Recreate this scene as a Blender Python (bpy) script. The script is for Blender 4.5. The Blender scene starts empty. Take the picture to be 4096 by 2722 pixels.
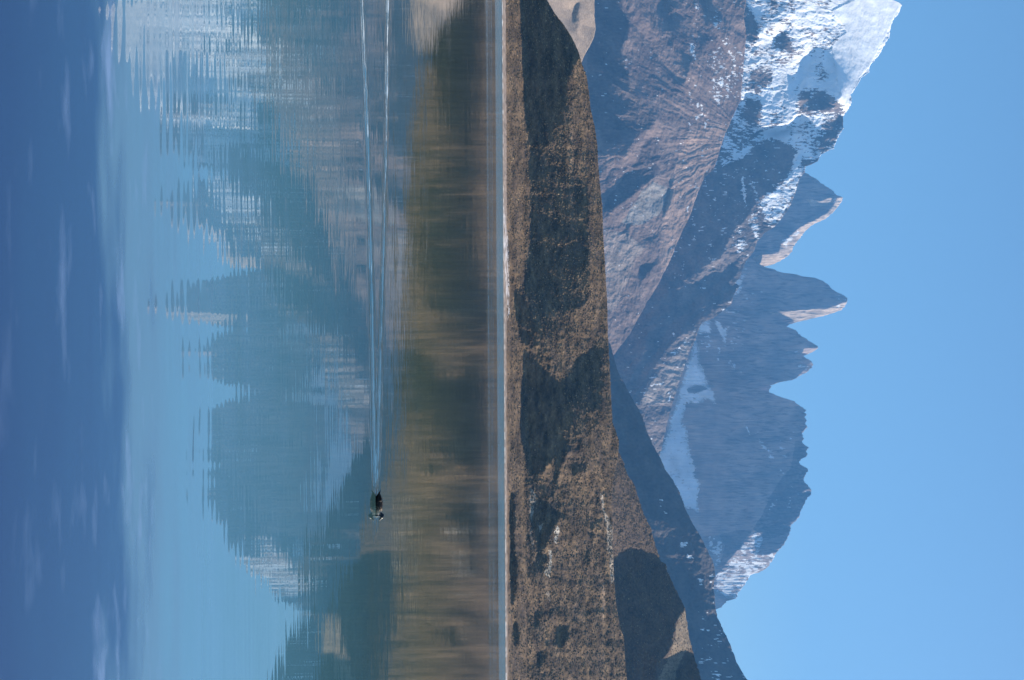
import bpy, math
import numpy as np
from mathutils import Matrix, Vector

# ------------------------------------------------------------------ camera / light
scene = bpy.context.scene
COL = scene.collection
F = 5689.0            # focal length in photo pixels (50 mm on a 36 mm sensor, 4096 px)
PX0, PY0 = 2030.0, 1361.0
H = 2.2               # eye height above the lake
TH = math.atan(0.0055)
CT, ST = math.cos(TH), math.sin(TH)

cam_d = bpy.data.cameras.new("camera")
cam = bpy.data.objects.new("camera", cam_d)
COL.objects.link(cam)
cam_d.lens = 50.0
cam_d.sensor_width = 36.0
cam_d.sensor_fit = 'HORIZONTAL'
cam_d.shift_x = 18.0 / 4096.0
cam_d.clip_start = 0.1
cam_d.clip_end = 60000.0
ax = Vector((ST, 0, CT))            # picture right = up in the world (portrait shot)
dn = Vector((CT, 0, -ST))           # picture down = right in the world
m = Matrix.Identity(4)
m.col[0][:3] = ax
m.col[1][:3] = -dn
m.col[2][:3] = (0, -1, 0)
m.col[3][:3] = (0, 0, H)
cam.matrix_world = m
scene.camera = cam

SUN_AZ, SUN_EL = math.radians(23.0), math.radians(30.0)   # from +X towards +Y
sdir = Vector((math.cos(SUN_EL) * math.cos(SUN_AZ), math.cos(SUN_EL) * math.sin(SUN_AZ), math.sin(SUN_EL)))
sun_d = bpy.data.lights.new("sun", 'SUN')
sun_d.energy = 5.0
sun_d.angle = math.radians(0.5)
sun_d.color = (1.0, 0.90, 0.77)
sun = bpy.data.objects.new("sun", sun_d)
COL.objects.link(sun)
sun.rotation_euler = sdir.to_track_quat('Z', 'Y').to_euler()

world = bpy.data.worlds.new("World")
scene.world = world
world.use_nodes = True
wn = world.node_tree
bg = wn.nodes["Background"]
sky = wn.nodes.new("ShaderNodeTexSky")
sky.sky_type = 'NISHITA'
sky.sun_disc = False
sky.sun_elevation = SUN_EL
sky.sun_rotation = math.pi / 2 - SUN_AZ
sky.altitude = 300.0
sky.air_density = 1.1
sky.dust_density = 1.0
sky.ozone_density = 6.0
wb_ = wn.nodes.new("ShaderNodeVectorMath"); wb_.operation = 'MULTIPLY'
wb_.inputs[1].default_value = (1.08, 1.13, 1.02)      # camera white balance of the sky light
wn.links.new(sky.outputs[0], wb_.inputs[0])
wn.links.new(wb_.outputs[0], bg.inputs[0])
bg.inputs[1].default_value = 0.07
scene.view_settings.view_transform = 'Standard'
scene.view_settings.look = 'None'
scene.view_settings.exposure = 1.12
scene.view_settings.gamma = 1.0
scene.cycles.max_bounces = 5
scene.cycles.diffuse_bounces = 2
scene.cycles.glossy_bounces = 3
scene.cycles.volume_bounces = 0
scene.cycles.use_denoising = True

# ------------------------------------------------------------------ noise
rng = np.random.RandomState(7)
PERM = rng.permutation(256)
GR = rng.rand(256) * 2 * np.pi
GX, GY = np.cos(GR), np.sin(GR)

def perlin(x, y, seed=0):
    x = np.asarray(x, float) + seed * 17.31
    y = np.asarray(y, float) + seed * 9.77
    xi = np.floor(x).astype(np.int64); yi = np.floor(y).astype(np.int64)
    xf = x - xi; yf = y - yi
    u = xf * xf * xf * (xf * (xf * 6 - 15) + 10)
    v = yf * yf * yf * (yf * (yf * 6 - 15) + 10)
    def g(i, j, dx, dy):
        h = PERM[(PERM[i & 255] + j) & 255]
        return GX[h] * dx + GY[h] * dy
    a = g(xi, yi, xf, yf); b = g(xi + 1, yi, xf - 1, yf)
    c = g(xi, yi + 1, xf, yf - 1); d = g(xi + 1, yi + 1, xf - 1, yf - 1)
    return ((a + (b - a) * u) + ((c + (d - c) * u) - (a + (b - a) * u)) * v) * 1.5

def fbm(x, y, o=4, seed=0, gain=0.5):
    r = 0.0; a = 1.0; s = 0.0; f = 1.0
    for i in range(o):
        r = r + a * perlin(x * f, y * f, seed + i * 3.1); s += a
        a *= gain; f *= 2.03
    return r / s * 1.25

def ridged(x, y, o=4, seed=0):
    r = 0.0; a = 1.0; s = 0.0; f = 1.0
    for i in range(o):
        r = r + a * (1 - 2 * np.abs(perlin(x * f, y * f, seed + i * 2.7))); s += a
        a *= 0.5; f *= 2.1
    return r / s

def smooth(e0, e1, x):
    t = np.clip((x - e0) / (e1 - e0), 0, 1)
    return t * t * (3 - 2 * t)

# outlines were noted in enlarged views of the surroundings: origin and scale of each view
VIEWS = {'R1': (2900, 0, 2.24), 'R2': (2900, 600, 2.24), 'R3': (2600, 1200, 2.24), 'R4': (2600, 1800, 1.701),
         'R5': (1900, 1800, 1.701), 'R6': (1900, 900, 1.568), 'R7': (1900, 0, 1.568),
         'Z1': (2350, 0, 3.015), 'Z2': (2350, 500, 2.613), 'Z3': (2400, 1050, 2.852),
         'Z4': (2000, 1700, 3.136), 'Z5': (2000, 2200, 2.622), 'P': (0, 0, 1.0)}

def P(view, pts):
    ox, oy, s = VIEWS[view]
    a = np.array(pts, float)
    return np.stack([a[:, 0] / s + ox, a[:, 1] / s + oy], 1)

def inpoly(poly, px, py):
    """1 inside, 0 outside; px, py flat arrays"""
    out = np.zeros(px.shape)
    x0, y0 = poly.min(0) - 1; x1, y1 = poly.max(0) + 1
    idx = np.nonzero((px > x0) & (px < x1) & (py > y0) & (py < y1))[0]
    if len(idx) == 0:
        return out
    X = px[idx]; Y = py[idx]
    c = np.zeros(len(idx), bool)
    n = len(poly)
    for i in range(n):
        xa, ya = poly[i]; xb, yb = poly[(i + 1) % n]
        if ya == yb:
            continue
        cond = ((ya > Y) != (yb > Y)) & (X < (xb - xa) * (Y - ya) / (yb - ya) + xa)
        c ^= cond
    out[idx] = c
    return out

def to_world(px, py, Y):
    u = py - PY0; v = px - PX0
    za = v * CT - u * ST
    xa = u * CT + v * ST
    return xa / F * Y, Y, H + za / F * Y

def blur(a, n=1):
    for _ in range(n):
        b = np.pad(a, 1, mode='edge')
        a = (b[:-2, 1:-1] + b[2:, 1:-1] + b[1:-1, :-2] + b[1:-1, 2:] + 2 * b[1:-1, 1:-1]) / 6.0
    return a

STEP = 3.0

class Layer:
    """A relief of terrain: distance as a function of direction, solved so that the slopes face the way they do."""
    def __init__(s, py0, py1, px0, px1, D0, q0, tilt=0.0, lam=1.0, warp=8.0):
        s.py = np.arange(py0, py1 + STEP, STEP); s.px = np.arange(px0, px1 + STEP, STEP)
        s.A, s.B = np.meshgrid(s.py, s.px, indexing='ij')     # A = py (lateral), B = px (up)
        s.D0, s.q0, s.tilt, s.lam = D0, q0, tilt, lam
        s.p = np.zeros(s.A.shape); s.q = np.full(s.A.shape, float(q0))
        s.warp = warp; s.qs = 0.07; s.pmin = -0.42
        s.fine = lambda px, py: 0.0
    def mask(s, poly, warp=None, soft=2):
        w = s.warp if warp is None else warp
        wx = s.B + w * fbm(s.A / 22, s.B / 22, 4, 5); wy = s.A + w * fbm(s.A / 22, s.B / 22, 4, 11)
        m_ = inpoly(poly, wx.ravel(), wy.ravel()).reshape(s.A.shape)
        return blur(m_, soft)
    def put(s, view, pts, p=None, q=None, warp=None, soft=2):
        m_ = s.mask(P(view, pts), warp, soft)
        if p is not None and p < -0.75 and q is None: q = s.q0 * s.qs; p = max(p, s.pmin)
        if p is not None: s.p = s.p * (1 - m_) + p * m_
        if q is not None: s.q = s.q * (1 - m_) + q * m_
    def solve(s):
        h = STEP / F
        B0 = s.px[0]
        s.L0 = math.log(s.D0) + s.q0 * (s.B - B0) / F + s.tilt * (s.A - PY0) / F
        gx = s.p - s.tilt; gz = s.q - s.q0
        n, k = gx.shape
        div = np.zeros((n, k))
        mx = 0.5 * (gx[1:] + gx[:-1]); mz = 0.5 * (gz[:, 1:] + gz[:, :-1])
        div[:-1] += mx; div[1:] -= mx
        div[:, :-1] += mz; div[:, 1:] -= mz
        div = div / h
        full = np.concatenate([div, div[::-1]], 0); full = np.concatenate([full, full[:, ::-1]], 1)
        fh = np.fft.fft2(full)
        wx = 2 * np.pi * np.fft.fftfreq(2 * n); wz = 2 * np.pi * np.fft.fftfreq(2 * k)
        lap = (2 - 2 * np.cos(wx))[:, None] + (2 - 2 * np.cos(wz))[None]
        lam = s.lam * (2 * np.pi * STEP / 2600.0) ** 2
        sol = -np.real(np.fft.ifft2(fh * h * h / (lap + lam)))[:n, :k]
        s.L = s.L0 - sol if False else s.L0 + sol
    def dist(s, px, py):
        fa = np.clip((py - s.py[0]) / STEP, 0, len(s.py) - 1.001); fb = np.clip((px - s.px[0]) / STEP, 0, len(s.px) - 1.001)
        i = fa.astype(int); j = fb.astype(int); a = fa - i; b = fb - j
        L = (s.L[i, j] * (1 - a) * (1 - b) + s.L[i + 1, j] * a * (1 - b) + s.L[i, j + 1] * (1 - a) * b + s.L[i + 1, j + 1] * a * b)
        return np.exp(L + s.fine(px, py) / F)

def mesh_grid(name, X, Y, Z, col=None, mat=None, smooth_shade=True):
    """X,Y,Z arrays (n,k) -> one mesh"""
    n, k = X.shape
    v = np.stack([X.ravel(), Y.ravel(), Z.ravel()], 1).astype(np.float32)
    idx = np.arange(n * k).reshape(n, k)
    f = np.stack([idx[:-1, :-1].ravel(), idx[1:, :-1].ravel(), idx[1:, 1:].ravel(), idx[:-1, 1:].ravel()], 1)
    return mesh_raw(name, v, f, col, mat, smooth_shade)

def mesh_raw(name, v, f, col=None, mat=None, smooth_shade=True):
    me = bpy.data.meshes.new(name)
    nf, c = f.shape
    me.vertices.add(len(v)); me.vertices.foreach_set("co", np.asarray(v, np.float32).ravel())
    me.loops.add(nf * c); me.loops.foreach_set("vertex_index", f.astype(np.int32).ravel())
    me.polygons.add(nf)
    me.polygons.foreach_set("loop_start", np.arange(0, nf * c, c, dtype=np.int32))
    me.polygons.foreach_set("loop_total", np.full(nf, c, dtype=np.int32))
    me.polygons.foreach_set("use_smooth", np.full(nf, smooth_shade, dtype=bool))
    me.update(calc_edges=True)
    if col is not None:
        at = me.color_attributes.new("Col", 'FLOAT_COLOR', 'POINT')
        c4 = np.ones((len(v), 4), np.float32); c4[:, :3] = col
        at.data.foreach_set("color", c4.ravel())
    ob = bpy.data.objects.new(name, me)
    COL.objects.link(ob)
    if mat: me.materials.append(mat)
    return ob

def props(o, label=None, cat=None, kind=None, group=None):
    if label: o["label"] = label
    if cat: o["category"] = cat
    if kind: o["kind"] = kind
    if group: o["group"] = group

# ------------------------------------------------------------------ materials
def terrain_mat(name, nscale, bump, rough=0.95, var=0.25, bscale=None):
    mt = bpy.data.materials.new(name); mt.use_nodes = True
    nt = mt.node_tree; N = nt.nodes; Lk = nt.links
    b = N["Principled BSDF"]; b.inputs["Roughness"].default_value = rough
    b.inputs["Specular IOR Level"].default_value = 0.15
    at = N.new("ShaderNodeAttribute"); at.attribute_name = "Col"
    geo = N.new("ShaderNodeNewGeometry")
    n1 = N.new("ShaderNodeTexNoise"); n1.inputs["Scale"].default_value = nscale; n1.inputs["Detail"].default_value = 8
    Lk.new(geo.outputs["Position"], n1.inputs["Vector"])
    mr = N.new("ShaderNodeMapRange"); mr.inputs[1].default_value = 0.3; mr.inputs[2].default_value = 0.7
    mr.inputs[3].default_value = 1 - var; mr.inputs[4].default_value = 1 + var
    Lk.new(n1.outputs["Fac"], mr.inputs[0])
    mx = N.new("ShaderNodeVectorMath"); mx.operation = 'SCALE'
    Lk.new(at.outputs["Color"], mx.inputs[0]); Lk.new(mr.outputs[0], mx.inputs["Scale"])
    Lk.new(mx.outputs[0], b.inputs["Base Color"])
    n2 = N.new("ShaderNodeTexNoise"); n2.inputs["Scale"].default_value = bscale or nscale * 2; n2.inputs["Detail"].default_value = 6
    Lk.new(geo.outputs["Position"], n2.inputs["Vector"])
    bp = N.new("ShaderNodeBump"); bp.inputs["Strength"].default_value = 0.8; bp.inputs["Distance"].default_value = bump
    Lk.new(n2.outputs["Fac"], bp.inputs["Height"]); Lk.new(bp.outputs[0], b.inputs["Normal"])
    return mt

M_near = terrain_mat("near_hill_ground", 0.35, 0.5, var=0.3)
M_mid = terrain_mat("scree_slope", 0.02, 9.0, var=0.18)
M_far = terrain_mat("granite_and_snow", 0.010, 8.0, var=0.16)

def lerp(a, b, t):
    return a + (b - a) * t[:, None]

def build(name, lay, crest, base, mat, colfun, dpy=2.6, dpx=2.6, jag=(3.0, 14.0), back=1.0, depth=600.0, seed=0, y0=None, y1=None, nback=14):
    """crest: array of (px, py); base: px or array"""
    c = crest[np.argsort(crest[:, 1], kind='stable')]
    y0 = max(c[0, 1], lay.py[0]) if y0 is None else y0
    y1 = min(c[-1, 1], lay.py[-1]) if y1 is None else y1
    py = np.arange(y0, y1, dpy)
    cr = np.interp(py, c[:, 1], c[:, 0]) + jag[0] * fbm(py / jag[1], py * 0 + seed, 4, seed)
    bs = np.full(py.shape, float(base)) if np.isscalar(base) else np.interp(py, base[:, 1], base[:, 0])
    cr = np.maximum(cr, bs + 6)
    nt = int(max(8, (cr - bs).max() / dpx))
    t = np.linspace(0, 1, nt)
    px = bs[:, None] + (cr - bs)[:, None] * t[None]
    PY = np.repeat(py[:, None], nt, 1)
    Y = lay.dist(px, PY)
    X, Y, Z = to_world(px, PY, Y)
    col = colfun(px.ravel(), PY.ravel()).reshape(len(py), nt, 3)
    # the far side of the ridge
    kk = (np.arange(1, nback + 1) / nback) ** 1.6 * depth
    yc = Y[:, -1:]; Yb = yc + kk[None]
    sc = Yb / yc
    Zb = Z[:, -1:] - back * kk[None] * (1 + 0.15 * fbm(PY[:, :1] / 60, kk[None] / 150, 3, seed + 4)) - 0.02
    Xb = np.repeat(X[:, -1:], nback, 1)
    Zb = np.maximum(Zb, -1.5)
    X = np.concatenate([X, Xb], 1); Y = np.concatenate([Y, Yb], 1); Z = np.concatenate([Z, Zb], 1)
    col = np.concatenate([col, np.repeat(col[:, -1:], nback, 1)], 1)
    o = mesh_grid(name, X, Y, Z, col.reshape(-1, 3), mat)
    o["kind"] = 'structure'
    return o

class Paint:
    """albedo of a layer in the same directions: base colours, patches, snow cover"""
    def __init__(s, base, dark, seed=0, s1=(60, 60), s2=(9, 9)):
        s.base = np.array(base); s.dark = np.array(dark); s.seed = seed; s.s1 = s1; s.s2 = s2
        s.patch = []; s.snow = []; s.sn0 = lambda px, py: 0.0
        s.warp = 9.0; s.snowcol = np.array((0.92, 0.925, 0.93)); s.st = (5.0, 16.0)
    def __call__(s, px, py):
        w = s.warp
        n = fbm(px / 24, py / 24, 4, 21 + s.seed); n2 = fbm(px / 24, py / 24, 4, 31 + s.seed)
        wx = px + w * n; wy = py + w * n2
        t = np.clip(0.5 + 0.7 * fbm(py / s.s1[0], px / s.s1[1], 4, s.seed) + 0.5 * fbm(py / s.s2[0], px / s.s2[1], 3, s.seed + 2), 0, 1)
        c = lerp(s.dark[None], s.base[None], t)
        for view, pts, colr, k in s.patch:
            m_ = inpoly(P(view, pts), wx, wy) * k
            m_ = m_ * np.clip(0.8 + 0.6 * fbm(py / 7, px / 12, 3, 44), 0, 1)
            c = lerp(c, np.array(colr)[None] * (0.8 + 0.4 * t[:, None]), m_)
        dn_ = np.zeros(px.shape) + s.sn0(px, py)
        for view, pts, d in s.snow:
            pl = P(view, pts)
            ex = np.minimum(pl[:, 0].max() - pl[:, 0].min(), pl[:, 1].max() - pl[:, 1].min())
            rd = min(10.0, 0.10 * ex)
            m_ = sum(inpoly(pl, wx + rd * math.cos(k * 1.05), wy + rd * math.sin(k * 1.05)) for k in range(6)) / 6.0
            dn_ = dn_ * (1 - m_) + d * m_
        st = 0.5 + 0.50 * fbm(py / s.st[0], px / s.st[1], 3, 61 + s.seed, 0.6) + 0.55 * ridged(py / (s.st[0] * 4), px / (s.st[1] * 1.6), 3, 66) - 0.15 + 0.3 * fbm(py / 45, px / 45, 2, 71)
        sn = smooth(-0.05, 0.05, dn_ - st)
        sn = np.where(dn_ < 0.01, 0, sn)
        return lerp(c, s.snowcol[None], sn)

# ------------------------------------------------------------------ outlines of the ridges (px up, py sideways)
def ext(a, left, right):
    a = np.array(a, float)
    return np.concatenate([np.array([[left, -290.0]]), a, np.array([[right, 3010.0]])], 0)

near_crest = [(2187, 0), (2219, 54), (2257, 102), (2289, 153), (2315, 210), (2327, 255), (2346, 306), (2356, 370),
    (2362, 434), (2378, 504), (2388, 574), (2394, 670), (2401, 752), (2409, 829), (2413, 951), (2420, 1059), (2429, 1219),
    (2432, 1346), (2439, 1474), (2445, 1601), (2450, 1691), (2464, 1729), (2475, 1761), (2474, 1806), (2470, 1840),
    (2455, 1900), (2445, 2000), (2450, 2100), (2452, 2200), (2455, 2300), (2462, 2400), (2470, 2450), (2478, 2500), (2495, 2550), (2500, 2640), (2508, 2722)]
near_crest = ext(near_crest, 2060, 2530)
second_crest = [(2300, 1500), (2440, 1700), (2474, 1806), (2493, 1850), (2509, 1895), (2517, 1912), (2535, 1935), (2552, 1988), (2576, 2059),
    (2600, 2106), (2623, 2188), (2644, 2247), (2664, 2258), (2670, 2288), (2694, 2341), (2711, 2376), (2738, 2429), (2749, 2494), (2758, 2558),
    (2776, 2623), (2794, 2682), (2805, 2722), (2860, 3010)]
tan_crest = [(2378, -290), (2378, 0), (2378, 64), (2383, 115), (2375, 153), (2356, 191), (2337, 223), (2329, 245), (2290, 330), (2200, 500)]
blue_crest = [(2250, 900), (2400, 1280), (2439, 1372), (2455, 1429), (2474, 1493), (2499, 1538), (2522, 1582), (2544, 1621), (2570, 1665), (2589, 1729),
    (2614, 1786), (2640, 1830), (2659, 1876), (2691, 1920), (2718, 1970), (2741, 2035), (2770, 2094), (2800, 2141), (2829, 2200), (2856, 2258), (2860, 2300),
    (2856, 2341), (2858, 2390), (2862, 2435), (2870, 2470), (2894, 2523), (2923, 2582), (2947, 2652), (2982, 2711), (2994, 2722), (3080, 3010)]
brown_crest = [(2960, -290), (2985, 0), (2975, 60), (2985, 150), (2975, 250), (2968, 340), (2962, 400), (2930, 470), (2900, 535), (2880, 600), (2857, 676), (2818, 708),
    (2786, 784), (2761, 861), (2729, 925), (2697, 1000), (2675, 1053), (2627, 1149), (2589, 1206), (2563, 1257), (2525, 1327), (2474, 1397), (2440, 1440), (2380, 1600)]
snow_crest = [(3440, -290), (3520, -60), (3570, 0), (3596, 9), (3608, 20), (3592, 58), (3570, 83), (3561, 116), (3558, 147), (3534, 187), (3520, 214), (3503, 237), (3480, 263),
    (3476, 290), (3445, 312), (3431, 339), (3402, 382), (3408, 406), (3396, 433), (3373, 464), (3373, 518), (3360, 536), (3342, 571), (3335, 596), (3302, 609),
    (3284, 620), (3270, 647), (3240, 661), (3221, 668), (3219, 689), (3197, 716), (3183, 765), (3163, 819), (3141, 854), (3114, 890), (3096, 910), (3061, 930),
    (3029, 966), (3012, 1011), (2989, 1037), (2976, 1060), (2958, 1113), (2940, 1131), (2958, 1145), (2933, 1185), (2927, 1216), (2886, 1249), (2850, 1276),
    (2810, 1289), (2796, 1312), (2783, 1356), (2756, 1414), (2725, 1504), (2694, 1602), (2671, 1682), (2649, 1780), (2638, 1825), (2560, 2000)]
south_tower = [(2900, 560), (3150, 660), (3219, 690), (3244, 705), (3266, 716), (3282, 732), (3302, 745), (3329, 761), (3346, 781), (3366, 787), (3371, 794), (3364, 812),
    (3351, 828), (3329, 854), (3297, 879), (3266, 892), (3244, 904), (3217, 930), (3197, 957), (3172, 988), (3168, 1008), (3145, 1029), (3119, 1046),
    (3088, 1060), (3056, 1067), (3016, 1075), (2900, 1084)]
mid_tower = [(2900, 960), (3012, 1040), (3034, 1055), (3065, 1071), (3096, 1078), (3123, 1091), (3177, 1096), (3212, 1107), (3257, 1111), (3293, 1125), (3311, 1138),
    (3329, 1158), (3351, 1171), (3373, 1180), (3391, 1196), (3389, 1207), (3380, 1225), (3366, 1241), (3329, 1254), (3293, 1265), (3244, 1276), (3186, 1290),
    (3159, 1299), (3147, 1307), (3060, 1330), (2700, 1400)]
north_tower = [(2700, 1130), (2900, 1240), (3060, 1285), (3147, 1307), (3180, 1321), (3203, 1343), (3225, 1356), (3247, 1372), (3270, 1384), (3272, 1396), (3243, 1412),
    (3212, 1425), (3238, 1441), (3254, 1457), (3247, 1472), (3225, 1490), (3194, 1508), (3171, 1521), (3127, 1528), (3082, 1542), (3024, 1552), (2860, 1575), (2700, 1640)]
notch = [(2950, 1500), (3060, 1535), (3085, 1545), (3080, 1558), (3070, 1572), (2980, 1640)]
massif = [(2640, 1300), (2760, 1440), (2850, 1540), (3024, 1551), (3073, 1568), (3113, 1584), (3149, 1597), (3176, 1606), (3194, 1620), (3212, 1633), (3225, 1642), (3218, 1651),
    (3227, 1660), (3218, 1669), (3229, 1682), (3220, 1691), (3229, 1709), (3212, 1730), (3209, 1738), (3214, 1754), (3207, 1771), (3234, 1792), (3225, 1807),
    (3230, 1822), (3207, 1838), (3196, 1852), (3212, 1865), (3234, 1878), (3221, 1900), (3214, 1923), (3226, 1935), (3244, 1959), (3244, 1976), (3223, 2006), (3206, 2041),
    (3197, 2070), (3164, 2100), (3158, 2135), (3138, 2176), (3106, 2212), (3088, 2247), (3064, 2276), (3035, 2291), (3000, 2300), (2988, 2323), (2970, 2350),
    (2953, 2370), (2947, 2394), (2906, 2406), (2888, 2429), (2867, 2437), (2760, 2560)]

SH = -1.15   # lateral slope that turns a face away from the sun

# ------------------------------------------------------------------ near hill across the lake
def shore_px(py):
    return 2016.0 + (py - PY0) * 0.0055

A1 = Layer(-300, 3020, 2000, 2560, 880.0, 2.2, lam=1.6, warp=7)
vpx = A1.B - shore_px(A1.A)
A1.q = np.where(vpx < 25, 7.0, np.where(vpx < 85, 3.6, 2.0)) + 0.0
A1.p[:] = 0.25; A1.qs = 0.07; A1.pmin = -0.6
gully = fbm(A1.A / 60, A1.B / 260, 4, 3)
A1.put('R7', [(200, -500), (305, 0), (322, 200), (326, 400), (320, 650), (340, 850), (350, 1000), (345, 1200), (352, 1568), (380, 1800), (470, 1900), (600, 1950), (720, 1900), (720, 1568),
    (705, 1100), (640, 1000), (605, 900), (590, 700), (580, 500), (640, 390), (700, 300), (640, 100), (500, -400)], p=-0.35, q=0.55)
A1.put('R7', [(200, -500), (305, 0), (322, 200), (326, 400), (320, 650), (340, 850), (350, 960), (450, 930), (560, 760), (570, 560), (620, 420), (700, 300), (640, 100), (500, -400)], p=-0.45, q=0.25)
A1.put('R6', [(360, 1000), (520, 950), (640, 960), (720, 800), (800, 800), (800, 1300), (600, 1150), (480, 1000)], p=-0.15, q=0.9, soft=12)
A1.put('R6', [(228, 250), (262, 340), (300, 430), (345, 570), (400, 650), (440, 750), (500, 900), (560, 1060), (620, 1250), (665, 1350), (700, 1450), (735, 1560), (650, 1440), (520, 1400),
    (470, 1500), (430, 1500), (400, 1568), (330, 1250), (315, 1100), (312, 900), (290, 750), (265, 600), (250, 450)], p=-1.9)
A1.put('Z4', [(320, 0), (880, 0), (1000, 200), (1100, 430), (1180, 610), (1150, 560), (910, 640), (900, 400), (850, 350), (800, 450), (700, 780), (690, 500), (640, 300), (600, 200),
    (560, 600), (470, 640), (420, 560), (380, 350)], p=-1.9)
A1.put('R6', [(222, 235), (262, 330), (300, 420), (350, 560), (410, 650), (340, 760), (292, 740), (262, 600), (246, 450), (228, 300)], p=-1.6, q=-0.1, warp=3, soft=1)
A1.put('R6', [(345, 560), (400, 650), (440, 750), (500, 900), (560, 1060), (620, 1250), (560, 1250), (470, 1050), (400, 900), (340, 760)], p=-1.3, q=0.0, warp=4, soft=1)
for pts in ([(120, 880), (160, 860), (200, 1050), (200, 1150), (170, 1450), (220, 1568), (140, 1568), (120, 1100)],
            [(420, 1100), (560, 1020), (580, 1150), (740, 1120), (740, 1180), (640, 1360), (560, 1568), (480, 1568), (520, 1350), (540, 1250), (420, 1320)],
            [(1130, 1200), (1160, 1290), (1190, 1430), (1150, 1420)], [(1190, 800), (1230, 900), (1280, 1150), (1220, 1000)]):
    A1.put('Z4', pts, p=-2.2)
for pts in ([(112, -50), (185, 50), (180, 400), (130, 650), (115, 550), (112, 200)], [(400, 20), (480, 100), (470, 230), (430, 200), (400, 100)],
            [(350, 660), (420, 700), (445, 825), (380, 800)], [(600, 850), (700, 810), (715, 900), (690, 1000), (640, 1030), (610, 980)],
            [(140, 700), (200, 760), (200, 1000), (150, 1000)], [(380, 1060), (470, 1080), (490, 1200), (410, 1200)], [(900, 0), (930, 0), (950, 120), (920, 130)]):
    A1.put('Z5', pts, p=-2.0)
A1.p += 0.55 * gully * (A1.p > -0.9) + 0.35 * fbm(A1.A / 25, A1.B / 60, 3, 8)
rg_ = ridged((A1.A * .9 + A1.B * .45) / 60, (A1.B * .9 - A1.A * .45) / 24, 4, 95)
A1.p += (0.9 * (rg_ - 0.25)) * smooth(1500, 1900, A1.A) * (A1.B > shore_px(A1.A) + 14)
A1.q -= 0.9 * np.clip(rg_, 0, 1) * smooth(1500, 1900, A1.A) * (A1.B > shore_px(A1.A) + 14)
A1.solve()
A1.fine = lambda px, py: (5.0 * fbm(py / 22, px / 16, 4, 13) + 1.1 * fbm(py / 4.5, px / 4, 2, 19)) * smooth(2014, 2026, px - (py - PY0) * 0.0055)
pa = Paint((0.185, 0.120, 0.066), (0.085, 0.060, 0.045), 1, (120, 30), (12, 6)); pa.warp = 7
PALE = (0.42, 0.35, 0.28)
pa.patch = [('Z4', [(390, 780), (460, 900), (430, 1000), (395, 1250), (365, 1000)], (0.36, 0.31, 0.25), 0.8),
    ('Z4', [(1290, 900), (1330, 1100), (1420, 1300), (1400, 1600), (1350, 1600), (1340, 1300), (1250, 850)], PALE, 0.8),
    ('Z4', [(1450, 600), (1480, 700), (1470, 950), (1430, 980)], PALE, 0.5),
    ('Z5', [(1165, -10), (1192, -10), (1196, 200), (1188, 340), (1165, 350), (1150, 100)], (0.46, 0.37, 0.28), 0.9),
    ('Z5', [(510, 0), (545, 0), (540, 200), (525, 300), (480, 270), (470, 220), (520, 120)], (0.46, 0.41, 0.34), 0.95),
    ('Z5', [(480, 430), (520, 440), (530, 550), (500, 520)], PALE, 0.7),
    ('Z4', [(690, 1330), (730, 1250), (742, 1330), (710, 1500), (680, 1480)], (0.5, 0.46, 0.4), 0.9),
    ('Z4', [(480, 1270), (540, 1230), (530, 1300), (480, 1340)], PALE, 0.8),
    ('Z4', [(400, 1300), (420, 1568), (400, 1568), (370, 1330)], PALE, 0.6),
    ('Z5', [(1070, 300), (1095, 320), (1100, 750), (1080, 760)], (0.28, 0.19, 0.13), 0.8),
    ('R7', [(560, 600), (620, 620), (650, 1500), (600, 1500)], (0.2, 0.14, 0.10), 0.4)]
def hill_var(px, py):
    return np.clip(1.0 + 0.75 * fbm(py / 110, px / 26, 4, 101) + 0.35 * fbm((py + 1.5 * px) / 30, px / 30, 3, 102), 0.5, 1.9)
def near_col(px, py):
    c = pa(px, py) * hill_var(px, py)[:, None]
    b = px - shore_px(py)
    beach = 1 - smooth(12, 17, b + 2.0 * fbm(py / 40, px / 10, 3, 5) + 6 * smooth(1000, 1500, py))
    c = lerp(c, np.array([[0.36, 0.28, 0.23]]) * (0.85 + 0.3 * fbm(py / 30, px / 3, 3, 9)[:, None]), beach)
    salt = 0.6 * inpoly(P('R6', [(178, -700), (190, -560), (190, -400), (178, -250), (185, -100), (210, 100), (215, 300), (217, 560), (205, 600), (190, 350), (178, 100), (174, -400)]), px, py)
    salt = salt * smooth(700, 950, py) * smooth(-0.35, 0.3, fbm(py / 45, px / 3, 3, 77))
    c = lerp(c, np.array([[0.74, 0.72, 0.74]]), salt)
    rim = (np.abs(b - 1.0) < 1.0) * 0.7 * smooth(0.0, 0.5, 0.2 + fbm(py / 25, px * 0, 4, 3))
    return lerp(c, np.array([[0.7, 0.7, 0.7]]), rim)
nb = np.stack([shore_px(np.array([-290.0, 3010.0])) - 3.0, np.array([-290.0, 3010.0])], 1)
near = build("near_hill", A1, near_crest, nb, M_near, near_col, 2.2, 1.7, jag=(2.0, 9.0), back=0.45, depth=500, seed=1)

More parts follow.
